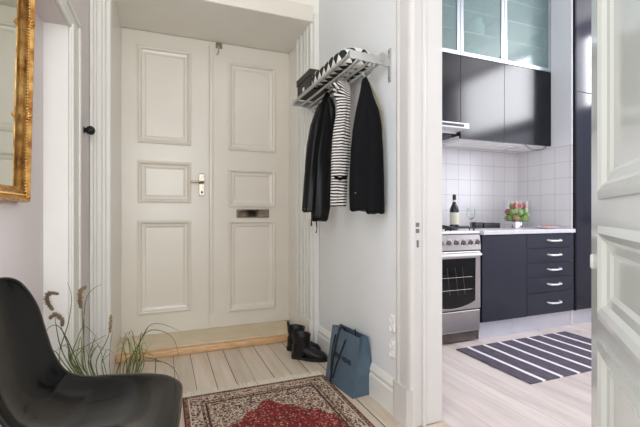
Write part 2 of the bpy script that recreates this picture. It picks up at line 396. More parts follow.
# trims -------------------------------------------------------------
def baseboard(name, x, y0, y1, side, label):
    b = BM(); s = side
    prism(b, [(x, 0), (x + s * .022, 0), (x + s * .022, .12), (x + s * .016, .13), (x + s * .018, .15), (x + s * .006, .175), (x, .185)], 'y', y0, y1)
    return tag(obj(name, b, 'trim'), label, 'baseboard', kind='structure')
baseboard('baseboard_right', XR, 1.735, YF, -1, 'white moulded baseboard under the coat rack wall')
baseboard('baseboard_left', XL, 2.46, YF - .02, 1, 'white moulded baseboard at the far left wall')
def casing_right():
    b = BM()
    # moulded pilaster boards along the right side of the recess
    for (y0, y1, t) in ((2.84, 2.89, .024), (2.90, 2.915, .032), (2.925, 2.97, .018), (2.98, 2.995, .028), (3.005, 3.05, .018), (3.06, 3.08, .03), (3.09, 3.15, .02), (3.16, 3.18, .03)):
        box(b, 1.088 - t, 1.088, y0, y1, .22, 2.535, .003)
    box(b, 1.088 - .01, 1.088, 2.835, 3.2, .0, 2.535)
    box(b, 1.088 - .036, 1.088, 2.832, 3.10, .0, .22, .004)
    box(b, 1.082, 1.128, YF - .02, YF, 0, 2.60, .004)
    return tag(obj('trim_1', b, 'trim'), 'fluted white casing on the right side of the door recess', 'door casing', kind='structure')
casing_right()
b = BM()
for (x0, x1, t) in ((XL + .002, XL + .022, .02), (XL + .022, XL + .042, .013), (XL + .042, XL + .07, .022), (XL + .07, XL + .093, .015), (XL + .093, XL + .119, .024)):
    box(b, x0, x1, YF - t, YF, .0, 2.62, .004)
tag(obj('trim_2', b, 'trim'), 'moulded white casing on the left side of the door recess', 'door casing', kind='structure')
b = BM(); box(b, XL + .12, 1.082, YF - .008, YF, 2.535, 2.66, .004)
tag(obj('trim_3', b, 'door'), 'painted head board above the door recess', 'door casing', kind='structure')
b = BM()
box(b, XL, XL + .014, 2.23, 2.44, 0, 2.06, .004); box(b, XL, XL + .022, 2.235, 2.26, 0, 1.985, .003); box(b, XL, XL + .022, 2.41, 2.44, 0, 2.06, .003)
box(b, XL, XL + .014, 1.14, 2.23, 1.965, 2.06, .004); box(b, XL, XL + .022, 1.14, 2.44, 2.04, 2.062, .003)
tag(obj('trim_4', b, 'trim'), 'white flat casing around the niche in the left wall', 'door casing', kind='structure')
# kitchen doorway: jamb, casing, plinth block, threshold
b = BM()
box(b, 1.135, 1.298, 1.585, 1.60, 0.01, 2.25); box(b, 1.175, 1.19, 1.572, 1.586, .01, 2.24, .003)
kj = tag(obj('trim_5', b, 'jamb'), 'white jamb of the kitchen doorway with a strike plate', 'door jamb', kind='structure')
b = BM(); box(b, 1.140, 1.160, 1.5835, 1.5855, .985, 1.005); box(b, 1.140, 1.160, 1.5835, 1.5855, .955, .975)
b2 = BM(); box(b2, 1.145, 1.157, 1.5838, 1.5858, .885, .92)
obj('strike_plate', b, 'screw', kj); obj('strike_plate', b2, 'screw', kj)
b = BM()
prism(b, [(XR, 1.72), (XR - .014, 1.72), (XR - .02, 1.70), (XR - .014, 1.685), (XR - .016, 1.63), (XR - .022, 1.622), (XR - .022, 1.60), (XR - .018, 1.588), (XR, 1.582), (XR + .006, 1.582), (XR + .006, 1.60), (XR, 1.60)], 'z', .19, 2.32)
prism(b, [(XR, 1.735), (XR - .023, 1.735), (XR - .027, 1.72), (XR - .027, 1.61), (XR - .01, 1.58), (XR + .006, 1.58), (XR + .006, 1.60), (XR, 1.60)], 'z', 0, .19)
tag(obj('trim_6', b, 'jamb'), 'white casing and plinth block left of the kitchen doorway', 'door casing', kind='structure')
b = BM(); box(b, 1.115, 1.30, .735, 1.578, 0, .012, .004)
tag(obj('trim_7', b, 'threshold'), 'pale wooden threshold board in the kitchen doorway', 'threshold', kind='structure')
# entrance step
b = BM()
box(b, -.309, 1.05, 3.11, 3.52, 0, .06)
st = tag(obj('trim_8', b, 'step'), 'cream painted step below the double door', 'step', kind='structure')
b = BM(); box(b, -.309, 1.05, 3.06, 3.11, 0, .052, .012)
obj('nosing', b, 'nosing', st, smooth=True)

# doors -------------------------------------------------------------
PROF = [(0, 0), (0, -.014), (.012, -.02), (.022, -.016), (.03, .0), (.05, .004), (.062, .012), (.075, .012)]
def leaf(bm, w, z0, z1, x0, x1, panels, prof=PROF, th=.04):
    box(bm, 0, x0, 0, th, z0, z1); box(bm, x1, w, 0, th, z0, z1)
    zs = [z0] + [z for p in panels for z in p] + [z1]
    for a, c in zip(zs[::2], zs[1::2]): box(bm, x0, x1, 0, th, a, c)
    for a, c in panels:
        rings_rect(bm, x0, x1, a, c, prof); rings_rect(bm, x0, x1, a, c, [(i_, th - d_) for i_, d_ in prof]); box(bm, x0, x1, .016, th - .016, a, c)
b = BM(); leaf(b, .676, .062, 2.532, .12, .53, [(.232, .995), (1.139, 1.48), (1.624, 2.413)])
d1 = tag(obj('door_1', b, 'door', loc=(-.309, YD, 0)), 'left leaf of the cream panelled double door, with lever handle', 'door', kind='structure')
b = BM(); leaf(b, .719, .062, 2.532, .161, .586, [(.19, .991), (1.107, 1.442), (1.606, 2.379)])
d2 = tag(obj('door_2', b, 'door', loc=(.368, YD, 0)), 'right leaf of the cream panelled double door, with letter slot', 'door', kind='structure')
b = BM(); box(b, 0, .034, -.016, 0, .20, 2.50, .006); obj('cover_strip', b, 'door', d2, smooth=True)
b = BM(); box(b, .232, .528, -.008, 0, 1.012, 1.088, .003); ls = obj('letter_slot', b, 'nickel', d2)
b = BM(); box(b, .242, .518, -.014, -.008, 1.02, 1.08, .003); obj('flap', b, 'brass', ls)
b = BM(); tube(b, [(.075, -.004, 2.49), (.075, -.02, 2.485), (.078, -.02, 2.455), (.07, -.018, 2.43), (.06, -.012, 2.42)], .005); box(b, .055, .11, -.006, 0, 2.482, 2.53)
obj('bolt', b, 'nickel', d2)
b = BM(); box(b, .592, .642, -.008, 0, 1.20, 1.39, .004); hp = obj('handle_plate', b, 'nickel', d1)
b = BM(); tube(b, [(.622, -.008, 1.314), (.622, -.05, 1.314), (.612, -.056, 1.314), (.57, -.054, 1.316), (.522, -.05, 1.318)], [.012, .011, .011, .009, .008], 10); obj('door_handle', b, 'nickel', hp, smooth=True)
b = BM(); lathe(b, [(.009, .0), (.009, .002)], 12, (.617, -.008, 1.232), 'y'); box(b, .614, .62, -.0105, -.008, 1.212, 1.23); obj('keyhole', b, 'iron', hp)
# kitchen door swung into the hall
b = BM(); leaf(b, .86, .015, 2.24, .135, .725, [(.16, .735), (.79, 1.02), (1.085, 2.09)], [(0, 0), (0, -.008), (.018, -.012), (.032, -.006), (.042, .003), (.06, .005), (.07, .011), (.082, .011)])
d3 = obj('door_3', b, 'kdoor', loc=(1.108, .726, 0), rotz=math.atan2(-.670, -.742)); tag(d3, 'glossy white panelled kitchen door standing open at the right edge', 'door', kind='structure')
for z in (.92, .28, 1.9):
    b = BM(); lathe(b, [(.003, -.02), (.006, -.016), (.006, .016), (.003, .02)], 12, (.03, -.002, z)); obj('hinge', b, 'kdoor', d3, smooth=True)

# sockets, wall knob ------------------------------------------------
def socket(z, label):
    t = thing('wall_socket', label, 'wall socket', (XR, 1.765, z), group='wall sockets beside the kitchen doorway')
    bxo('cover', (-.011, 0, -.021, .021, -.044, .044), 'white_plastic', t, .004)
    for dz in (-.024, .022):
        b = BM(); lathe(b, [(.017, .012), (.0185, .016), (.015, .0165), (.014, .013), (.0, .013)], 20, (0, 0, dz), 'x')
        for v in b.verts: v.co.x = -v.co.x
        o = obj('outlet', b, 'white_plastic', t, smooth=True)
    b = BM(); lathe(b, [(.004, .012), (.004, .0135)], 8, (0, 0, -.04), 'x')
    for v in b.verts: v.co.x = -v.co.x
    obj('screw', b, 'screw', t)
socket(.47, 'upper white wall socket right of the blue bag')
socket(.335, 'lower white wall socket just above the baseboard')
t = thing('coat_hook', 'small dark round knob for coats on the wall beside the door recess', 'hook', (XL - .001, 2.64, 1.54))
b = BM(); lathe(b, [(.02, 0), (.02, .004), (.012, .008), (.014, .012), (.022, .018), (.0265, .03), (.0255, .042), (.018, .053), (.008, .058), (0, .059)], 24, axis='x'); obj('knob', b, 'iron', t, smooth=True)

# mirror ------------------------------------------------------------
t = thing('wall_mirror', 'large mirror in an ornate gilded frame on the left wall', 'mirror', (-.524, 1.53, 1.094)); t.rotation_euler = (0, math.radians(1.2), 0)
W2, HM = .335, .845
def frame_loop(bm, prof, hw, h):    # prof = (inset, protrusion)
    prev = None
    loops = []
    for ins, out in prof:
        loops.append([bm.verts.new((out, a, c)) for a, c in ((-hw + ins, ins), (hw - ins, ins), (hw - ins, h - ins), (-hw + ins, h - ins))])
    for A, B in zip(loops, loops[1:]):
        for i in range(4): bm.faces.new((A[i], A[(i + 1) % 4], B[(i + 1) % 4], B[i]))
b = BM(); frame_loop(b, [(0, 0), (0, .03), (.004, .037), (.012, .037), (.017, .029), (.021, .024), (.034, .021), (.038, .024), (.044, .023), (.05, .014), (.056, .010), (.06, .003)], W2, HM)
obj('frame', b, 'gold', t, smooth=True, angle=50)
b = BM()
for i in range(int(HM / .012)):
    z = .03 + i * .012
    if z < HM - .03: bmesh.ops.create_icosphere(b, subdivisions=1, radius=.005, matrix=Matrix.Translation((.0245, W2 - .0275, z)) )
for i in range(int(2 * W2 / .012)):
    y = -W2 + .03 + i * .012
    if y < W2 - .03: bmesh.ops.create_icosphere(b, subdivisions=1, radius=.005, matrix=Matrix.Translation((.0245, y, .0275)))
mb = mat('pale_gilt_bead', (196, 160, 98), .4, .5, var=.2, scale=40)
obj('beading', b, mb, t, smooth=True)
for z in (.022, .34, .70):
    b = BM()
    for k in range(7):
        a = k / 7 * 2 * PI
        bmesh.ops.create_icosphere(b, subdivisions=2, radius=.0065, matrix=Matrix.Translation((.03, W2 - .022 + .010 * math.cos(a), z + .012 * math.sin(a))))
    bmesh.ops.create_icosphere(b, subdivisions=2, radius=.009, matrix=Matrix.Translation((.034, W2 - .022, z)))
    obj('carving', b, 'gold', t, smooth=True)
bxo('mirror_glass', (.004, .008, -W2 + .057, W2 - .057, .057, HM - .057), 'mirror', t)

# ---------------------------------------------------------------- coat rack and what is on it
RZ, Y0, Y1 = 1.872, 1.80, 2.757
rack = thing('coat_rack', 'aluminium hat shelf with hooks on the white wall', 'coat rack', (XR, (Y0 + Y1) / 2, RZ))
def rk(name, b, m='alu_rack', sm=True): 
    for v in b.verts: v.co -= Vector((XR, (Y0 + Y1) / 2, RZ))
    return obj(name, b, m, rack, smooth=sm)
for i, X in enumerate((.902, .962, 1.022, 1.082)):
    b = BM(); tube(b, [(X, Y0, RZ + (.004 if i == 0 else -.012)), (X, Y1, RZ + (.004 if i == 0 else -.012))], .0105 if i == 0 else .008, 12); rk('rail', b)
for Y in (Y0, Y1):
    b = BM()
    up, dn = [], []
    for j in range(25):
        X = .888 + j * (XR - .004 - .888) / 24
        up.append((X, RZ + .02 - .012 * j / 24 + .002 * math.sin(j * 1.57))); dn.append((X, RZ - .022 - .014 * j / 24 + .0025 * math.sin(j * 1.57 + 2)))
    prism(b, [(x, z) for x, z in up] + [(x, z) for x, z in dn[::-1]], 'y', Y - .004, Y + .004)
    arm = rk('bracket_arm', b)
    b = BM(); box(b, XR - .006, XR, Y - .014, Y + .014, 1.755, 1.935, .003); lathe(b, [(.022, -.01), (.022, .01)], 20, (XR - .05, Y, RZ + .008), 'y'); rk('wall_plate', b)
    for z in (1.775, 1.915):
        b = BM(); lathe(b, [(.005, 0), (.005, .002)], 8, (XR - .0085, Y, z), 'x'); rk('screw', b, 'screw')
HOOKS = [(1.0, 1.84), (.985, 2.10), (.99, 2.40), (1.0, 2.62)]
b = BM(); tube(b, [(1.03, Y0, RZ - .045), (1.03, Y1, RZ - .045)], .006, 8); box(b, 1.026, 1.034, Y0 - .004, Y0 + .004, RZ - .047, RZ - .03); box(b, 1.026, 1.034, Y1 - .004, Y1 + .004, RZ - .047, RZ - .03); rk('hook_rail', b)
for X, Y in HOOKS:
    b = BM(); tube(b, [(1.03, Y, RZ - .045), (1.03, Y, RZ - .075), (1.025, Y, RZ - .088), (X + .005, Y, RZ - .095), (X - .01, Y, RZ - .085), (X - .016, Y, RZ - .07)], .0035, 8); rk('hook', b)
# black box with a card label
t = thing('storage_box', 'black storage box at the far end of the hat shelf', 'box', (1.0, 2.585, RZ + .0145))
bxo('body', (-.085, .085, -.135, .135, 0, .105), 'box_black', t, .003)
bxo('lid', (-.09, .09, -.14, .14, .09, .135), 'box_black', t, .003)
bxo('label_holder', (-.0885, -.085, -.02, .01, .02, .045), 'paper', t)
# harlequin textile
b = BM(); box(b, -.105, .095, -.235, .235, 0, .105, .02)
bmesh.ops.subdivide_edges(b, edges=list(b.edges), cuts=5, use_grid_fill=True)
for v in b.verts:
    f = v.co.z / .105
    v.co.z -= f * (.02 * ((v.co.x) / .1) ** 2 + .012 * math.sin(v.co.y * 30 + v.co.x * 12) ** 2)
tag(obj('folded_throw', b, 'harlequin', smooth=True, loc=(1.015, 2.19, RZ + .0145)), 'folded throw with black and white diamonds on the hat shelf', 'throw')

# leather jacket
def garment(rows, Y, ry, fold, k, seed, ex=2.0, sub=5):
    b = BM(); secs = []
    for (py, l, r, t) in rows:
        x0, x1 = XY(l, Y), XY(r, Y); c = (x0 + x1) / 2
        z = CAMH - (py - 213.5) / F * (c * SY + Y * CY)
        secs.append((c, Y, z, (x1 - x0) / 2, ry * t))
    out = []
    for A, B in zip(secs, secs[1:]):
        for j in range(sub): out.append(tuple(a + (c - a) * j / sub for a, c in zip(A, B)))
    out.append(secs[-1]); loft(b, out, 48, fold, k, seed, ex); return b
t = thing('leather_jacket', 'black leather jacket hanging at the far end of the rack', 'jacket', (0, 0, 0))
b = garment([(93, 325.5, 328.5, .25), (97, 323.5, 331, .45), (104, 320, 332.5, .7), (115, 316, 333.5, .9), (130, 313.5, 332.5, 1), (150, 312, 331.5, 1), (180, 311, 331.5, 1), (205, 311, 330.5, .95), (219, 311.5, 328, .85), (221, 313, 327, .5)], 2.40, .055, .055, 3, 1.3)
obj('body', b, 'leather', t, smooth=True, angle=70)
b = garment([(104, 319, 325, .5), (112, 315.5, 324, .8), (125, 311, 322, 1), (145, 307.3, 319, 1), (165, 305.5, 317.5, 1), (190, 304, 316, 1), (206, 303, 314.5, 1), (211, 302.6, 314, 1), (212, 303.5, 313, .6)], 2.385, .05, .05, 3, .4)
sl = obj('sleeve', b, 'leather', t, smooth=True, angle=70)
for px in (304.5, 307.5, 311):
    b = BM(); p = PT(px, 209, 2.335); bmesh.ops.create_icosphere(b, subdivisions=2, radius=.004, matrix=Matrix.Translation(p)); obj('stud', b, 'nickel', sl)
b = garment([(99, 327, 332.5, .5), (108, 327.5, 335, .8), (118, 328, 335.5, .6), (140, 328.5, 333, .5)], 2.375, .04, .05, 3, 2)
obj('collar', b, 'leather', t, smooth=True, angle=70)
for pts in ([(311.5, 219), (311.3, 226)], [(316, 220), (317, 227), (316.2, 233)]):
    b = BM(); tube(b, [PT(x, y, 2.385) for x, y in pts], [.004] * (len(pts) - 1) + [.0055], 6); obj('strap', b, 'leather', t)
# striped top
t = thing('striped_shirt', 'black and white striped shirt hanging between two black garments', 'shirt', (0, 0, 0))
b = garment([(80.5, 339, 346, .3), (83, 335.5, 348.5, .6), (88, 333.5, 349.5, .85), (94, 334, 350, .9), (102, 337, 350, .9), (112, 337, 349.5, .9), (125, 334.5, 349.3, .95), (140, 332.5, 349.5, 1), (160, 331.5, 349.5, 1), (175, 331.5, 347.5, .95), (180, 331.5, 346.8, .98), (195, 331, 346.5, 1), (206, 331, 346, 1), (207, 332, 345.3, .6)], 2.10, .045, .08, 5, 2.2)
obj('body', b, 'stripes', t, smooth=True, angle=70)
b = BM()
for j in range(3): tube(b, [PT(333 + j, 176 + j, 2.052), PT(340, 178 + j, 2.04), PT(347, 175.5 + j, 2.052)], .004, 6)
obj('tie_belt', b, 'wool', t)
b = BM(); tube(b, [PT(331, 85, 2.06), PT(335, 84, 2.05), PT(339, 88, 2.05), PT(336, 92, 2.05)], [.008, .014, .014, .006], 8); obj('collar', b, 'stripes', t, smooth=True)
# blazer
t = thing('black_blazer', 'black wool jacket hanging nearest on the rack', 'jacket', (0, 0, 0))
YBZ = 1.845
b = garment([(78, 363.5, 367, .3), (82, 362, 368.5, .5), (90, 361, 371, .7), (98, 359.5, 373.5, .85), (108, 357, 377.5, .95), (118, 355, 379.5, 1), (132, 352.5, 381, 1), (150, 351, 382, 1), (175, 350, 383, 1), (198, 350, 383, 1), (210, 350.3, 383, .95), (211, 351.5, 381, .6)], YBZ, .045, .035, 5, .8)
obj('body', b, 'wool', t, smooth=True, angle=70)
b = garment([(100, 367, 375, .5), (110, 366, 378.5, .8), (125, 366.5, 380.8, 1), (150, 366.5, 382.8, 1), (180, 366, 383.7, 1), (205, 366, 384, 1), (212.5, 366, 384, .95), (213.5, 367, 382, .6)], YBZ - .03, .035, .04, 4, .2)
obj('sleeve', b, 'wool', t, smooth=True, angle=70)
b = BM(); tube(b, [PT(369, 82, YBZ + .02), PT(376, 97, YBZ + .04), PT(381, 112, YBZ + .04), PT(383.2, 135, YBZ + .035), PT(384.2, 175, YBZ + .03), PT(384.6, 211, YBZ + .03)], .006, 6); obj('edge_strip', b, 'edge_strip', t)  # pale strip running down the right edge of the jacket
b = BM(); bmesh.ops.create_icosphere(b, subdivisions=2, radius=.004, matrix=Matrix.Translation(PT(355.5, 193, YBZ - .05))); obj('button', b, 'nickel', t)

# ---------------------------------------------------------------- boots
def boot(name, label, loc, rz):
    t = thing(name, label, 'boot', loc, rz, group='pair of ankle boots by the entrance')
    b = BM(); secs = []
    # toe towards +x, spine rings from the shaft down into the foot
    def ring(c, rx, ry, tilt):
        out = []
        for i in range(28):
            a = 2 * PI * i / 28
            p = Vector((rx * math.cos(a), ry * math.sin(a), 0)); p.rotate(Matrix.Rotation(tilt, 3, 'Y')); out.append(b.verts.new(Vector(c) + p))
        return out
    spine = [((-.002, 0, .183), .068, .052, 0.02), ((-.003, 0, .178), .07, .054, 0.02), ((-.004, 0, .158), .068, .053, .0), ((-.004, 0, .14), .066, .05, .03), ((-.002, 0, .115), .066, .047, .15),
             ((.004, 0, .092), .072, .045, .4), ((.022, 0, .07), .076, .044, .78), ((.05, 0, .054), .06, .045, 1.15), ((.09, 0, .042), .041, .047, 1.4), ((.125, 0, .036), .034, .047, 1.5), ((.155, 0, .032), .028, .042, 1.55), ((.178, 0, .028), .02, .03, 1.57), ((.188, 0, .026), .009, .013, 1.57)]
    rs = [ring(*s) for s in spine]
    for A, B in zip(rs, rs[1:]):
        for i in range(28): b.faces.new((A[i], A[(i + 1) % 28], B[(i + 1) % 28], B[i]))
    b.faces.new(rs[-1])
    inner = ring((-.002, 0, .178), .062, .047, .02); deep = ring((-.004, 0, .12), .05, .04, 0)
    for A, B in ((rs[0], inner), (inner, deep)):
        for i in range(28): b.faces.new((A[i], A[(i + 1) % 28], B[(i + 1) % 28], B[i]))
    b.faces.new(deep)
    loft(b, [(-.02, 0, .016, .052, .039), (-.019, 0, .035, .057, .042), (-.016, 0, .06, .058, .044), (-.01, 0, .09, .06, .045), (-.004, 0, .12, .06, .044)], 28)
    for v in b.verts:
        v.co.z = max(v.co.z, .013)
        v.co += v.co.normalized() * (.006 * noise.noise(v.co * 30) + .003 * noise.noise(v.co * 70))
        v.co.z = max(v.co.z, .013)
    obj('upper', b, 'boot', t, smooth=True, angle=60)
    b = BM(); pts = []
    for i in range(36):
        a = 2 * PI * i / 36; x = math.cos(a); y = math.sin(a)
        X = .06 + .133 * x; w = .043 - .006 * (1 if X < .02 else 0) + .006 * math.exp(-((X - .1) / .05) ** 2)
        pts.append((X, math.copysign(abs(y) ** .7, y) * w))
    prism(b, pts, 'z', 0, .02); obj('sole', b, 'sole', t)
    b = BM(); prism(b, [(-.073, -.02), (-.062, -.036), (-.0, -.038), (-.0, .038), (-.062, .036), (-.073, .02)], 'z', 0, .03); obj('heel', b, 'sole', t)
    b = BM(); tube(b, [(-.068, 0, .175), (-.074, 0, .195), (-.074, 0, .212), (-.066, 0, .21), (-.062, 0, .18)], .005, 6); obj('pull_tab', b, 'boot', t)
    b = BM()
    for j in range(4): tube(b, [(.05 - .013 * j, -.022, .098 + .022 * j), (.06 - .014 * j, 0, .105 + .022 * j), (.05 - .013 * j, .022, .098 + .022 * j)], .0035, 6)
    obj('laces', b, 'cord', t)
boot('ankle_boot', 'black leather ankle boot nearer the blue bag', (.933, 2.672, 0), math.radians(-39))
boot('ankle_boot', 'black leather ankle boot behind the other one, against the casing', (.952, 2.85, 0), math.radians(-38))

# ---------------------------------------------------------------- paper bag
t = thing('shopping_bag', 'blue grey paper shopping bag with black cord handles against the wall', 'bag', (.977, 2.136, 0), math.radians(6.3))
hw, dp, hh, ln = .16, .12, .335, .04        # half width (y), depth (x), height, lean
b = BM()
def q(x, y, z): return b.verts.new((x + ln * (z / hh), y, z))
pl = [(0, -hw), (dp, -hw), (dp, hw), (0, hw)]
lo = [q(x, y, 0) for x, y in pl]; mid = [q(x + (.008 if x == 0 else -.004), y, .16) for x, y in pl]
hi = [q(x + (.012 if x == 0 else -.05), y * .985, hh) for x, y in pl]
cr0 = [q(dp / 2, s * (hw - .002), .12) for s in (-1, 1)]; cr1 = [q(dp / 2 - .015, s * (hw - .035), hh) for s in (-1, 1)]
b.faces.new(lo)
b.faces.new((lo[0], lo[3], mid[3], mid[0])); b.faces.new((mid[0], mid[3], hi[3], hi[0]))
b.faces.new((lo[1], lo[2], mid[2], mid[1])); b.faces.new((mid[1], mid[2], hi[2], hi[1]))
for k, (i, j) in enumerate(((0, 1), (3, 2))):
    b.faces.new((lo[i], lo[j], cr0[k])); b.faces.new((lo[i], cr0[k], mid[i])); b.faces.new((lo[j], cr0[k], mid[j]))
    b.faces.new((mid[i], cr0[k], cr1[k], hi[i])); b.faces.new((mid[j], cr0[k], cr1[k], hi[j]))
bo = obj('bag_body', b, 'bag', t)
sd = bo.modifiers.new('thickness', 'SOLIDIFY'); sd.thickness = .0025; sd.offset = -1
def fx(z, y=0): return .012 * min(1, z / hh * 1.2) + ln * z / hh - .006
for sgn, yy in ((1, .0),):
    b = BM(); tube(b, [(fx(.29), .10, .29), (fx(.2) - .012, .095, .2), (fx(.1) - .016, .078, .10), (fx(.04) - .014, .055, .045), (fx(.05) - .014, .04, .05), (fx(.1) - .016, .025, .11), (fx(.2) - .012, .0, .2), (fx(.29), -.02, .29)], .0045, 6); obj('handle', b, 'cord', t, smooth=True)
b = BM(); X2 = .056; tube(b, [(X2 + .006, .02, .325), (X2, .022, .352), (X2 - .012, .03, .358), (X2 - .026, .036, .34), (X2 - .04, .042, .28), (X2 - .06, .05, .17), (X2 - .076, .06, .02)], .0055, 6); obj('handle', b, 'cord', t, smooth=True)
b = BM(); tube(b, [(X2 + .01, -.1, .315), (X2, -.098, .347), (X2 + .02, -.07, .36), (X2 + .035, -.05, .345), (X2 + .038, -.045, .31)], .004, 6); obj('handle', b, 'cord', t, smooth=True)
yy = .098; b = BM()
for i, (hgt, wd, kind) in enumerate([(1, 1, 'N'), (1, 1, 'O'), (1, 1, 'A'), (1, .6, 'I'), (0, .6, ' '), (1, 1, 'H'), (1, 1, 'O'), (1, 1, 'M'), (1, .9, 'E')]):
    w_, h_ = .016 * wd, .026
    z_ = .165
    if kind == ' ': obj('print', b, 'ink', t); b = BM()
    if kind != ' ':
        for dy in (0, w_): box(b, fx(z_ + h_ / 2) + .0005, fx(z_ + h_ / 2) + .003, yy - dy - .0022, yy - dy + .0022, z_, z_ + h_)
        if kind in 'OAE': box(b, fx(z_ + h_), fx(z_ + h_) + .003, yy - w_, yy, z_ + h_ - .004, z_ + h_)
        if kind in 'HAMEN': box(b, fx(z_ + h_ / 2), fx(z_ + h_ / 2) + .003, yy - w_, yy, z_ + h_ / 2 - .002, z_ + h_ / 2 + .002)
        if kind in 'OE': box(b, fx(z_), fx(z_) + .003, yy - w_, yy, z_, z_ + .004)
    yy -= w_ + .008
obj('print', b, 'ink', t)

# ---------------------------------------------------------------- hall rug
RX0, RX1, RY0, RY1 = .10, .962, .78, 2.335
b = BM(); box(b, RX0, RX1, RY0, RY1, 0.001, .009, .002)
rug = tag(obj('persian_rug', b, persian(RX0, RX1, RY0, RY1)), 'red and cream patterned persian rug on the hall floor', 'rug')
b = BM()
for i in range(150):
    x = RX0 + .003 + i * (RX1 - RX0 - .006) / 149
    tube(b, [(x, RY1 - .002, .005), (x + random.uniform(-.004, .004), RY1 + .035, .005), (x + random.uniform(-.01, .01), RY1 + random.uniform(.06, .085), .0035)], .0032, 4)
fo = obj('fringe', b, 'fringe', rug)

# ---------------------------------------------------------------- moulded chair
def lerp_tab(tab, s):
    for A, B in zip(tab, tab[1:]):
        if s <= B[0]:
            f = (s - A[0]) / (B[0] - A[0]); return [a + (c - a) * f for a, c in zip(A[1:], B[1:])]
    return list(tab[-1][1:])
def smooth_tab(tab, n):
    # Catmull-Rom through the table rows
    out = []
    P = [Vector(r) for r in tab] if len(tab[0]) <= 4 else None
    rows = [list(r) for r in tab]
    for i in range(len(rows) - 1):
        p0, p1, p2, p3 = rows[max(i - 1, 0)], rows[i], rows[i + 1], rows[min(i + 2, len(rows) - 1)]
        for j in range(n):
            u = j / n
            out.append([.5 * ((2 * b_) + (-a + c) * u + (2 * a - 5 * b_ + 4 * c - d) * u * u + (-a + 3 * b_ - 3 * c + d) * u ** 3) for a, b_, c, d in zip(p0, p1, p2, p3)])
    out.append(rows[-1]); return out
#        x     z    halfw  rim   roll   (rim: lift of the sides, roll: turn of the outer edge)
CH = [(-.275, .845, .06, .00, .00), (-.272, .835, .13, .02, .01), (-.262, .80, .175, .035, .012), (-.245, .72, .205, .05, .014), (-.225, .62, .215, .055, .016),
      (-.20, .53, .215, .06, .018), (-.15, .455, .218, .06, .02), (-.07, .415, .225, .066, .022), (.03, .408, .235, .064, .024), (.13, .416, .24, .046, .026),
      (.20, .424, .24, .02, .028), (.245, .415, .235, .002, .026), (.265, .395, .225, -.002, .02), (.262, .34, .205, -.004, .012), (.235, .26, .185, .0, .01), (.19, .17, .185, .0, .01), (.165, .09, .215, .0, .01), (.19, .03, .245, 0, .008), (.235, .004, .255, 0, .0)]
rows = smooth_tab(CH, 5)
b = BM(); NTT = 24; grid = []
for i, (x, z, w, rim, roll) in enumerate(rows):
    nx = rows[min(i + 1, len(rows) - 1)]; pv = rows[max(i - 1, 0)]
    tx, tz = nx[0] - pv[0], nx[1] - pv[1]; L = math.hypot(tx, tz) or 1
    nxx, nzz = -tz / L, tx / L            # normal pointing to the sitter
    line = []
    for j in range(NTT + 1):
        u = -1 + 2 * j / NTT
        off = rim * (abs(u) ** 2.4) * 1.0 - (roll * max(0, (abs(u) - .86) / .14) ** 2)
        line.append(b.verts.new((x + nxx * off, u * w, max(.004, z + nzz * off))))
    grid.append(line)
for A, B in zip(grid, grid[1:]):
    for j in range(NTT): b.faces.new((A[j], A[j + 1], B[j + 1], B[j]))
ch = obj('moulded_chair', b, 'shell', smooth=True, angle=80, loc=(-.217, 1.40, 0), rotz=math.radians(-6))
tag(ch, 'glossy black moulded plastic chair standing before the grass', 'chair')
sd = ch.modifiers.new('thickness', 'SOLIDIFY'); sd.thickness = .011; sd.offset = 0
sd = ch.modifiers.new('smooth', 'SUBSURF'); sd.levels = 1; sd.render_levels = 1

# ---------------------------------------------------------------- grass plant
GX, GY = -.2, 2.16
t = thing('ornamental_grass', 'tall ornamental grass with seed heads behind the black chair', 'plant', (GX, GY, 0))
b = BM(); lathe(b, [(.085, 0), (.095, .01), (.11, .15), (.116, .155), (.116, .18), (.107, .18), (.102, .155)], 32); obj('pot', b, 'pot', t, smooth=True)
b = BM(); lathe(b, [(.103, .15), (.06, .16), (0, .164)], 24); obj('soil', b, 'soil', t, smooth=True)
def curve(pts, n=5):
    return [Vector(r) for r in smooth_tab([tuple(p) for p in pts], n)]
base = Vector((GX, GY, .21))
def blade(bm, pxs, Y, w=.0026, root=True):
    pts = [PT(x, y, Y) - Vector((GX, GY, 0)) for x, y in pxs]
    if root:
        r = pts[0]; o = Vector((max(-.08, min(.08, r.x * .55)), max(-.08, min(.08, r.y * .55)), .158)); pts = [o] + pts
    c = curve(pts); n = len(c); tube(bm, c, [w * (1 - .75 * (i / (n - 1)) ** 2) for i in range(n)], 5)
b = BM()
for pxs, Y in [([(60.4, 366), (68.6, 322), (71.6, 298), (67.4, 282)], 2.08), ([(84, 368), (83.5, 340), (82, 310), (81, 300)], 2.15), ([(86, 368), (83.8, 326), (86, 300), (93, 289), (102.5, 284)], 2.1),
               ([(76, 366), (68, 345), (62, 330), (60, 322)], 2.0), ([(79, 366), (67.4, 340), (58, 326), (48.7, 327.6), (44, 338)], 1.98), ([(70, 366), (60, 345), (56, 325), (54.6, 314)], 2.0),
               ([(72, 358), (88, 345), (107, 334.6)], 2.18), ([(96, 366), (106, 342), (109, 333), (110, 322)], 2.1), ([(129, 363), (138, 345), (149, 325.8)], 2.1),
               ([(134, 363), (142, 338), (152, 330), (166.7, 333), (175, 341.7), (179, 358)], 2.1), ([(130, 363), (140, 342), (149, 326), (161.7, 324), (180, 331)], 2.2), ([(60, 365), (52, 350), (44, 342)], 1.98), ([(66, 366), (56, 352), (48, 350)], 1.98),
               ([(140, 365), (150, 361), (166, 363), (176, 372), (180, 384)], 2.05), ([(125, 362), (140, 357), (160, 361), (175, 368)], 2.1)]:
    blade(b, pxs, Y)
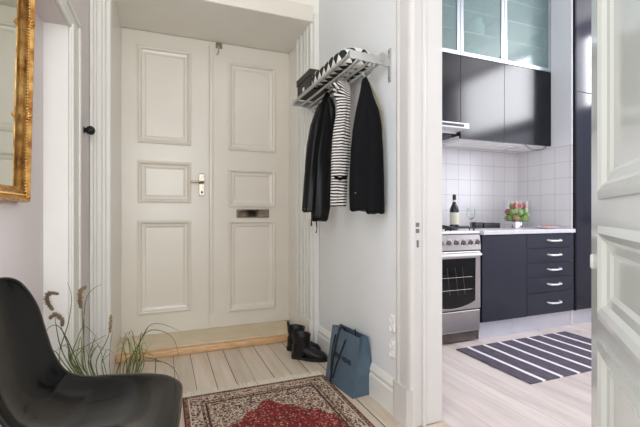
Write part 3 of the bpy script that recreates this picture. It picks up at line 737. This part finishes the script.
for i in range(36):
    px = random.uniform(72, 144); Y = random.uniform(2.08, 2.26); up = random.uniform(10, 36) * (1.25 if random.random() < .2 else 1)
    s = random.choice((-1, 1)) * random.uniform(3, 18)
    pts = [(px, 366), (px + s * .3, 366 - up * .7), (px + s * .7, 366 - up)]
    if random.random() < .5: pts.append((px + s * 1.3, 366 - up * .75))
    blade(b, pts, Y, random.uniform(.0016, .0028))
obj('foliage', b, 'grass', t, smooth=True)
def head(pxs, Y, r):
    b = BM(); c = curve([PT(x, y, Y) - Vector((GX, GY, 0)) for x, y in pxs], 9); n = len(c)
    tube(b, c, [r * .45] * n, 6)
    for i, p in enumerate(c):
        e = math.sin(PI * (i + .7) / (n + .4)) ** .5
        for k in range(11):
            d = Vector((random.gauss(0, 1), random.gauss(0, 1), random.gauss(0, 1))).normalized(); q_ = p + d * r * e * random.uniform(.7, 1.25)
            tube(b, [p, q_], [.0016, .0006], 3, False)
    obj('seed_head', b, 'seed', t)
head([(62.5, 326), (62, 320), (57, 315), (52, 316), (50, 319)], 2.0, .0135)
head([(53, 310), (49, 305), (46.6, 299), (50, 293), (58.5, 294)], 2.0, .0135)
head([(81, 308), (80, 300), (80.4, 291), (86, 287)], 2.15, .016)
head([(110, 332), (110.4, 324), (111, 315)], 2.1, .011)

# ================================================================ kitchen
CF = 2.48                                                        # plane of the cabinet fronts
def bow_handle(parent, cx, y, cz, w=.15):
    b = BM(); pts = []
    x0 = w / 2
    tube(b, [(cx - x0, y, cz), (cx - x0, y - .012, cz), (cx - x0 + .014, y - .03, cz - .004), (cx, y - .034, cz - .006), (cx + x0 - .014, y - .03, cz - .004), (cx + x0, y - .012, cz), (cx + x0, y, cz)], [.007, .008, .009, .0095, .009, .008, .007], 8)
    return obj('handle', b, 'handle', parent, smooth=True)
# base cabinet with plain door
t = thing('base_cabinet', 'dark base cabinet with one plain door beside the stove', 'cabinet', (2.69, 2.79, 0))
bxo('body', (-.253, .253, -.29, .305, .145, .872), 'dark_edge', t)
bxo('door', (-.251, .25, -.31, -.291, .15, .868), 'navy_satin', t, .0015)
t2 = thing('drawer_cabinet', 'dark base cabinet with five drawers and pale pulls', 'cabinet', (3.241, 2.79, 0))
bxo('body', (-.296, .296, -.29, .305, .145, .872), 'dark_edge', t2)
zs = [.868, .742, .612, .481, .346, .15]
for a, c in zip(zs[1:], zs):
    d = bxo('drawer', (-.296, .296, -.31, -.291, a + .002, c - .002), 'navy_satin', t2, .0015)
    bow_handle(d, .03, -.31, (a + c) / 2 + .006, .155)
t3 = thing('tall_cabinet', 'tall glossy dark cabinet at the right end of the kitchen run', 'cabinet', (3.88, 2.79, 0))
bxo('body', (-.278, .32, -.288, .305, .145, 3.2), 'dark_edge', t3)
bxo('side_panel', (-.318, -.302, -.31, -.283, .145, 3.2), 'black_gloss', t3)
bxo('door', (-.30, .32, -.31, -.291, .15, 2.187), 'navy_gloss', t3, .0015)
bxo('door', (-.30, .32, -.31, -.291, 2.193, 3.2), 'navy_gloss', t3, .0015)
b = BM(); box(b, 2.435, 2.80, 2.515, 2.53, 0.004, .142); box(b, 2.802, 4.2, 2.515, 2.53, 0.004, .142)
tag(obj('plinth', b, 'plinth'), 'pale metal plinth under the dark base cabinets', 'plinth')
b = BM(); box(b, 2.436, 3.537, CF - .02, YB - .002, .874, .908, .003)
tag(obj('worktop', b, 'counter'), 'pale grey worktop over the dark base cabinets', 'worktop')

# stove --------------------------------------------------------------
sv = thing('stove', 'freestanding steel gas stove left of the dark cabinets', 'stove', (2.122, 2.80, 0))
hw = .298
bxo('body', (-hw, hw, -.29, .29, .06, .885), 'steel_dark', sv)
b = BM(); prism(b, [(-.325, .755), (-.312, .878), (-.29, .885), (-.29, .755)], 'x', -hw, hw); cp = obj('control_panel', b, 'steel', sv)
for i in range(8):
    x = -.253 + i * .073
    b = BM(); lathe(b, [(.03, 0), (.03, .008), (.027, .012), (.02, .011), (.0, .011)], 24, (x, -.318, .817), 'y'); k_ = obj('knob', b, 'chrome', cp, smooth=True, angle=30)
    b = BM(); lathe(b, [(.019, .010), (.018, .022), (.015, .024), (0, .024)], 20, (x, -.318, .817), 'y'); box(b, x - .003, x + .003, -.344, -.341, .803, .833); obj('grip', b, 'steel_dark', k_, smooth=True, angle=30)
b = BM(); box(b, -hw, hw, -.315, .295, .885, .908, .008); obj('hob', b, 'white_enamel', sv, smooth=True)
od = bxo('oven_door', (-hw + .002, hw - .002, -.325, -.292, .275, .745), 'steel', sv, .006)
b = BM(); pts = []
for i in range(13):
    a = i / 12; x = -.235 + .47 * a; pts.append((x, .345 - .05 * math.sin(PI * a) ** .8))
prism(b, pts + [(.24, .69), (-.24, .69)], 'y', -.3285, -.3245); ow = obj('oven_window', b, 'oven_glass', od)
b = BM()
for j in range(2):
    tube(b, [(-.2, -.3295, .44 + j * .1), (.2, -.3295, .44 + j * .1)], .0015, 5)
for x_ in (-.05, .03, .1): tube(b, [(x_, -.3295, .62), (x_ + .03, -.3295, .40)], .0015, 5)
obj('rack_lines', b, 'steel_dark', ow)
b = BM(); tube(b, [(-.27, -.325, .72), (-.27, -.35, .72), (-.25, -.358, .72), (.25, -.358, .72), (.27, -.35, .72), (.27, -.325, .72)], .013, 10); obj('handle', b, 'white_enamel', od, smooth=True)
dr = bxo('drawer', (-hw + .002, hw - .002, -.32, -.292, .095, .268), 'steel', sv, .008)
bxo('kick_panel', (-hw + .02, hw - .02, -.30, -.285, .02, .09), 'steel_dark', sv)
for sx in (-1, 1):
    for y in (-.25, .28):
        b = BM(); lathe(b, [(.018, 0.004), (.015, .06)], 12, (sx * .26, y, 0)); obj('foot', b, 'black_plastic', sv)
for cx in (-.145, .145):
    for cy in (-.15, .14):
        b = BM(); lathe(b, [(.055, .908), (.05, .918), (.03, .92), (.03, .926), (0, .927)], 20, (cx, cy, 0)); bu = obj('burner', b, 'iron', sv, smooth=True)
    b = BM(); 
    for cy in (-.15, .14):
        for a in range(4):
            ang = a * PI / 2 + PI / 4; c_, s_ = math.cos(ang), math.sin(ang)
            tube(b, [(cx + c_ * .16, cy + s_ * .16 * .8, .912), (cx + c_ * .15, cy + s_ * .12, .938), (cx + c_ * .03, cy + s_ * .03, .938)], .006, 6)
    for y0, y1 in ((-.28, .26),):
        tube(b, [(cx - .12, y0, .932), (cx + .12, y0, .932), (cx + .12, y1, .932), (cx - .12, y1, .932), (cx - .12, y0, .932)], .006, 6)
    for xx in (-.12, .12):
        for y in (-.28, .26): tube(b, [(cx + xx, y, .906), (cx + xx, y, .932)], .006, 6)
    obj('pan_support', b, 'iron', sv)

# upper cabinets ------------------------------------------------------
UF = 2.706
def upper(x0, x1, z0, z1, label):
    t = thing('wall_cabinet', label, 'cabinet', ((x0 + x1) / 2, (UF + YB) / 2, z0), group='dark wall cabinets above the worktop')
    h = (x1 - x0) / 2; d = (YB - UF) / 2
    bxo('body', (-h + .001, h - .001, -d + .022, d - .002, .012, z1 - z0 - .001), 'dark_edge', t)
    bxo('bottom_panel', (-h + .001, h - .001, -d + .022, d - .002, 0, .011), 'white_enamel', t)
    bxo('door', (-h + .0015, h - .0015, -d, -d + .02, -.012, z1 - z0 - .002), 'black_gloss', t, .001)
upper(1.80, 2.414, 1.83, 2.435, 'dark glossy wall cabinet above the extractor hood')
upper(2.414, 2.926, 1.722, 2.435, 'dark glossy wall cabinet right of the extractor hood')
upper(2.926, 3.538, 1.722, 2.435, 'dark glossy wall cabinet next to the tiled side wall')
def glass_cab(x0, x1, label):
    z0, z1 = 2.438, 3.24
    t = thing('glass_cabinet', label, 'cabinet', ((x0 + x1) / 2, (UF + YB) / 2, z0), group='frosted glass cabinets under the ceiling')
    h = (x1 - x0) / 2; d = (YB - UF) / 2; hz = z1 - z0
    b = BM()
    box(b, -h + .001, -h + .017, -d + .024, d - .002, 0, hz); box(b, h - .017, h - .001, -d + .024, d - .002, 0, hz)
    box(b, -h + .017, h - .017, -d + .024, d - .002, 0, .016); box(b, -h + .017, h - .017, -d + .024, d - .002, hz - .016, hz); box(b, -h + .017, h - .017, d - .012, d - .002, .016, hz - .016)
    obj('body', b, 'white_enamel', t)
    for z in (.235, .43, .62): bxo('shelf', (-h + .018, h - .018, -d + .05, d - .014, z, z + .014), 'white_enamel', t)
    b = BM()
    for q_ in ((-h + .002, -h + .036, 0, hz), (h - .036, h - .002, 0, hz), (-h + .036, h - .036, 0, .034), (-h + .036, h - .036, hz - .034, hz)): box(b, q_[0], q_[1], -d, -d + .02, q_[2], q_[3], .002)
    fr = obj('door_frame', b, 'alu', t)
    bxo('pane', (-h + .034, h - .034, -d + .007, -d + .012, .032, hz - .032), 'frost', fr)
    return t
glass_cab(1.80, 2.414, 'frosted glass cabinet over the extractor hood cabinet')
glass_cab(2.414, 2.926, 'frosted glass cabinet with a turquoise shape inside')
glass_cab(2.926, 3.538, 'frosted glass cabinet next to the white side wall')
# things behind the frosted glass
b = BM(); lathe(b, [(.05, 0), (.07, .02), (.075, .09), (.055, .14), (.06, .165), (.055, .165), (.05, .14)], 24); j_ = obj('jug_body', b, 'white_enamel', None, smooth=True)
tj = thing('jug', 'white jug behind frosted glass beside the turquoise shape', 'jug', (2.70, 2.83, 2.6875)); j_.parent = tj
b = BM(); tube(b, [(.065, 0, .13), (.105, 0, .12), (.105, 0, .06), (.07, 0, .04)], .009, 8); obj('handle', b, 'white_enamel', tj, smooth=True)
b = BM(); lathe(b, [(.05, 0), (.055, .01), (.095, .08), (.102, .105), (.095, .105), (.05, .03), (0, .025)], 28); tag(obj('serving_bowl', b, 'teal', smooth=True, loc=(2.63, 2.845, 2.4545)), 'turquoise bowl low behind frosted glass', 'bowl')
b = BM(); lathe(b, [(.03, 0), (.035, .1), (.033, .1), (.028, .01), (0, .01)], 20); tag(obj('tumbler', b, 'white_enamel', smooth=True, loc=(3.02, 2.84, 2.4545)), 'pale tumbler behind the right frosted glass', 'tumbler')

# extractor hood
hd = thing('extractor_hood', 'slim white and black extractor hood over the stove', 'extractor hood', (2.115, 2.85, 1.755))
bxo('body', (-.297, .297, -.10, .245, .0, .058), 'white_enamel', hd, .004)
b = BM(); box(b, -.297, .297, -.255, -.10, .012, .058, .004); sl_ = obj('visor', b, 'white_enamel', hd)
b = BM(); box(b, -.25, .24, -.2575, -.2545, .024, .046, .001); obj('front_strip', b, 'black_plastic', sl_)
b = BM(); box(b, -.28, .28, -.09, .2, -.03, 0, .003); obj('filter', b, 'black_plastic', hd)
b = BM(); prism(b, [(-.08, -.001), (.10, -.001), (.06, -.04), (-.02, -.05)], 'x', .281, .295); obj('bracket', b, 'white_enamel', hd)
# lamps under the cabinets
def strip(x0, x1, label):
    t = thing('cabinet_lamp', label, 'lamp', ((x0 + x1) / 2, 2.90, 1.7215), group='lamps under the wall cabinets'); h = (x1 - x0) / 2
    bxo('housing', (-h, h, -.15, .15, -.02, 0), 'white_enamel', t, .004)
    bxo('diffuser', (-h + .03, h - .03, -.09, .09, -.026, -.0195), 'bulb', t, .003)
strip(2.44, 3.20, 'long white lamp panel under the dark wall cabinets')
strip(3.23, 3.52, 'short white lamp panel under the cabinet next to the side wall')
b = BM(); tube(b, curve([(3.2, 2.72, 1.7195), (3.26, 2.735, 1.685), (3.36, 2.75, 1.672), (3.46, 2.75, 1.68), (3.528, 2.74, 1.7195)], 6), .003, 6)
tag(obj('lamp_cable', b, 'cord'), 'thin dark cable sagging under the right wall cabinet', 'cable')

# things on the worktop ------------------------------------------------
CT = .9085
t = thing('wine_bottle', 'dark wine bottle with cream label behind the stove', 'bottle', (2.515, 2.90, CT))
b = BM(); lathe(b, [(.038, 0), (.041, .006), (.041, .17), (.038, .19), (.018, .235), (.0145, .25), (.0145, .262)], 28); obj('glass_body', b, 'bottle', t, smooth=True)
b = BM(); lathe(b, [(.0152, .262), (.0158, .275), (.0152, .318), (.0, .32)], 20); obj('capsule', b, 'foil', t, smooth=True)
b = BM(); lathe(b, [(.0152, .25), (.0155, .262), (.0155, .267), (.015, .268)], 20); obj('neck_band', b, 'label', t)
b = BM(); lathe(b, [(.0414, .04), (.0417, .041), (.0417, .15), (.0414, .151)], 28, cap=False); obj('label', b, 'label', t, smooth=True)
t = thing('wine_glass', 'empty clear wine glass between bottle and dark tins', 'glass', (2.73, 2.92, CT))
b = BM(); lathe(b, [(.034, 0), (.034, .003), (.006, .008), (.004, .02), (.004, .075), (.008, .083), (.03, .105), (.038, .135), (.037, .17), (.033, .195), (.0318, .195), (.0355, .17), (.0365, .135), (.0285, .107), (.006, .087), (0, .086)], 28); obj('stem_and_bowl', b, 'glass', t, smooth=True)
def tin(name, x0, x1, h, m, label):
    t = thing(name, label, 'tin', ((x0 + x1) / 2, 2.93, CT), group='low dark tins on the worktop'); w = (x1 - x0) / 2
    bxo('body', (-w, w, -.04, .04, 0, h * .72), m, t, .004); bxo('lid', (-w - .001, w + .001, -.041, .041, h * .72, h), m, t, .004)
    bxo('label_patch', (-w * .7, w * .7, -.0415, -.0395, h * .2, h * .5), 'dark_edge', t)
tin('storage_tin', 2.765, 2.85, .058, 'tin', 'dark tin nearest the wine glass')
tin('storage_tin', 2.868, 2.99, .052, 'tin', 'dark tin in the middle, the longest of three')
tin('storage_tin', 2.998, 3.072, .048, 'tin_olive', 'dark olive tin next to the apple bowl')
# apple bowl on a pale foot
bx, by = 3.19, 2.80
t = thing('fruit_bowl', 'clear glass fruit bowl on a pale foot, full of apples', 'bowl', (bx, by, CT))
b = BM(); lathe(b, [(.052, 0), (.054, .004), (.05, .03), (.052, .058), (.05, .062), (.0, .062)], 24); 
for v in b.verts: v.co.x *= 1 + .03 * math.sin(v.co.z * 200)
obj('foot', b, 'chrome', t, smooth=True)
b = BM(); lathe(b, [(.0, .063), (.085, .064), (.108, .072), (.1165, .09), (.1175, .15), (.119, .262), (.1165, .262), (.1145, .15), (.1135, .092), (.106, .0755), (.085, .068), (0, .067)], 40); obj('glass_bowl', b, 'glass', t, smooth=True)
spots = []
for lay, z in ((0, .0985), (1, .1555)):
    spots += [(.078 * math.cos(2 * PI * (n + lay / 2) / 7 + .25), .078 * math.sin(2 * PI * (n + lay / 2) / 7 + .25), z) for n in range(7)] + [(0, 0, z + .004 + .006 * lay)]
spots += [(-.045, -.03, .2165), (.052, -.02, .2165), (0, .05, .2165)]
kinds = ['apple_green', 'apple_blush', 'apple_green', 'apple_green', 'apple_blush', 'apple_green', 'apple_green', 'apple_green', 'apple_blush', 'apple_green', 'apple_red', 'apple_green', 'apple_green', 'apple_green', 'apple_blush', 'apple_green', 'apple_red', 'apple_red', 'apple_blush']
words = {'apple_green': 'green apple in the glass bowl', 'apple_blush': 'yellow green apple with a blush in the glass bowl', 'apple_red': 'red apple high in the glass bowl'}
proto = {}
for (x, y, z), kd in zip(spots, kinds):
    if kd not in proto:
        b = BM(); lathe(b, [(0, -.026), (.008, -.029), (.02, -.026), (.0315, -.008), (.0325, .006), (.026, .022), (.014, .028), (.006, .026), (0, .022)], 20)
        a = obj('apple', b, kd, smooth=True, loc=(bx + x, by + y, CT + z)); tag(a, words[kd], 'apple', words[kd].replace('apple ', 'apples ', 1))
        b = BM(); tube(b, [(0, 0, .022), (.002, 0, .03), (.005, .001, .037)], .0014, 5); obj('stem', b, 'soil', a); proto[kd] = a
    else:
        a = dup(proto[kd], (bx + x, by + y, CT + z))
    a.rotation_euler = (random.uniform(-.6, .6), random.uniform(-.6, .6), random.uniform(0, 6))
b = BM(); lathe(b, [(.06, 0), (.065, .004), (.1, .014), (.104, .017), (.098, .018), (.06, .008), (0, .007)], 32); tag(obj('plate', b, 'white_enamel', smooth=True, loc=(3.355, 2.61, CT)), 'small white plate near the end of the worktop', 'plate')
b = BM(); lathe(b, [(.03, 0), (.04, .006), (.036, .014), (.015, .018), (0, .017)], 16)
for v in b.verts: v.co.x *= 1.5; v.co.z += .003 * noise.noise(v.co * 60)
tag(obj('pastry', b, 'bread', smooth=True, loc=(3.355, 2.61, CT + .009)), 'orange pastry lying on the small white plate', 'pastry')

# kitchen rug --------------------------------------------------------
b = BM(); box(b, 2.085, 3.30, 1.73, 2.385, .0045, .012, .002)
tag(obj('striped_rug', b, ribbed(2.085 + .10, .1577, .03)), 'dark grey rug with narrow white stripes on the kitchen floor', 'rug')

# ---------------------------------------------------------------- light: daylight through the windows, with fill at the two added ones
def area(name, loc, direction, sx, sy, power, col):
    l = bpy.data.lights.new(name, 'AREA'); l.shape = 'RECTANGLE'; l.size, l.size_y = sx, sy; l.energy = power; l.color = col
    o = bpy.data.objects.new(name, l); COL.objects.link(o); o.location = loc
    o.rotation_euler = Vector(direction).to_track_quat('-Z', 'Y').to_euler(); return o
area('daylight_and_fill', (.3, BACK + .02, 1.75), (0, 1, 0), 1.2, 1.9, 78, (.97, .98, 1.0))
area('daylight_and_fill', (XN - .06, -.0, 1.68), (1, 0, 0), 1.8, 2.2, 54, (.97, .985, 1.0))  # fill for the coat rack wall, set in the added left window
area('daylight_and_fill', (WX - .01, .92, 2.77), (-1, 0, 0), 1.3, .86, 72, (.94, .95, 1.0))
area('daylight_and_fill', (WX - .01, .92, 1.58), (-1, 0, 0), 1.3, 1.2, 16, (.88, .90, 1.0))
area('daylight_and_fill', (WX - .01, 2.06, 2.72), (-1, 0, 0), .40, .8, 22, (.94, .95, 1.0))
area('daylight_and_fill', (2.4, -1.48, 1.7), (0, 1, 0), 1.4, 1.9, 22, (.97, .97, 1.0))  # added fill aimed at the kitchen back wall and stub wall
w = bpy.data.worlds.new('sky'); S.world = w; w.use_nodes = True
bg = w.node_tree.nodes['Background']; bg.inputs[0].default_value = (.75, .85, 1, 1); bg.inputs[1].default_value = 1.0

# ---------------------------------------------------------------- camera
cam = bpy.data.cameras.new('camera'); co = bpy.data.objects.new('camera', cam); COL.objects.link(co); S.camera = co
cam.lens = F / 640 * 36; cam.sensor_width = 36; cam.clip_start = .02
co.location = (0, 0, CAMH); co.rotation_euler = (PI / 2, 0, -YAW)
S.view_settings.view_transform = 'Standard'; S.view_settings.look = 'None'; S.view_settings.gamma = 1; S.view_settings.exposure = 0
try: S.view_settings.use_curve_mapping = False
except Exception: pass
S.cycles.use_denoising = True
S.cycles.max_bounces = 10; S.cycles.diffuse_bounces = 6; S.cycles.transmission_bounces = 8
S.cycles.caustics_refractive = True
S.cycles.sample_clamp_indirect = 8
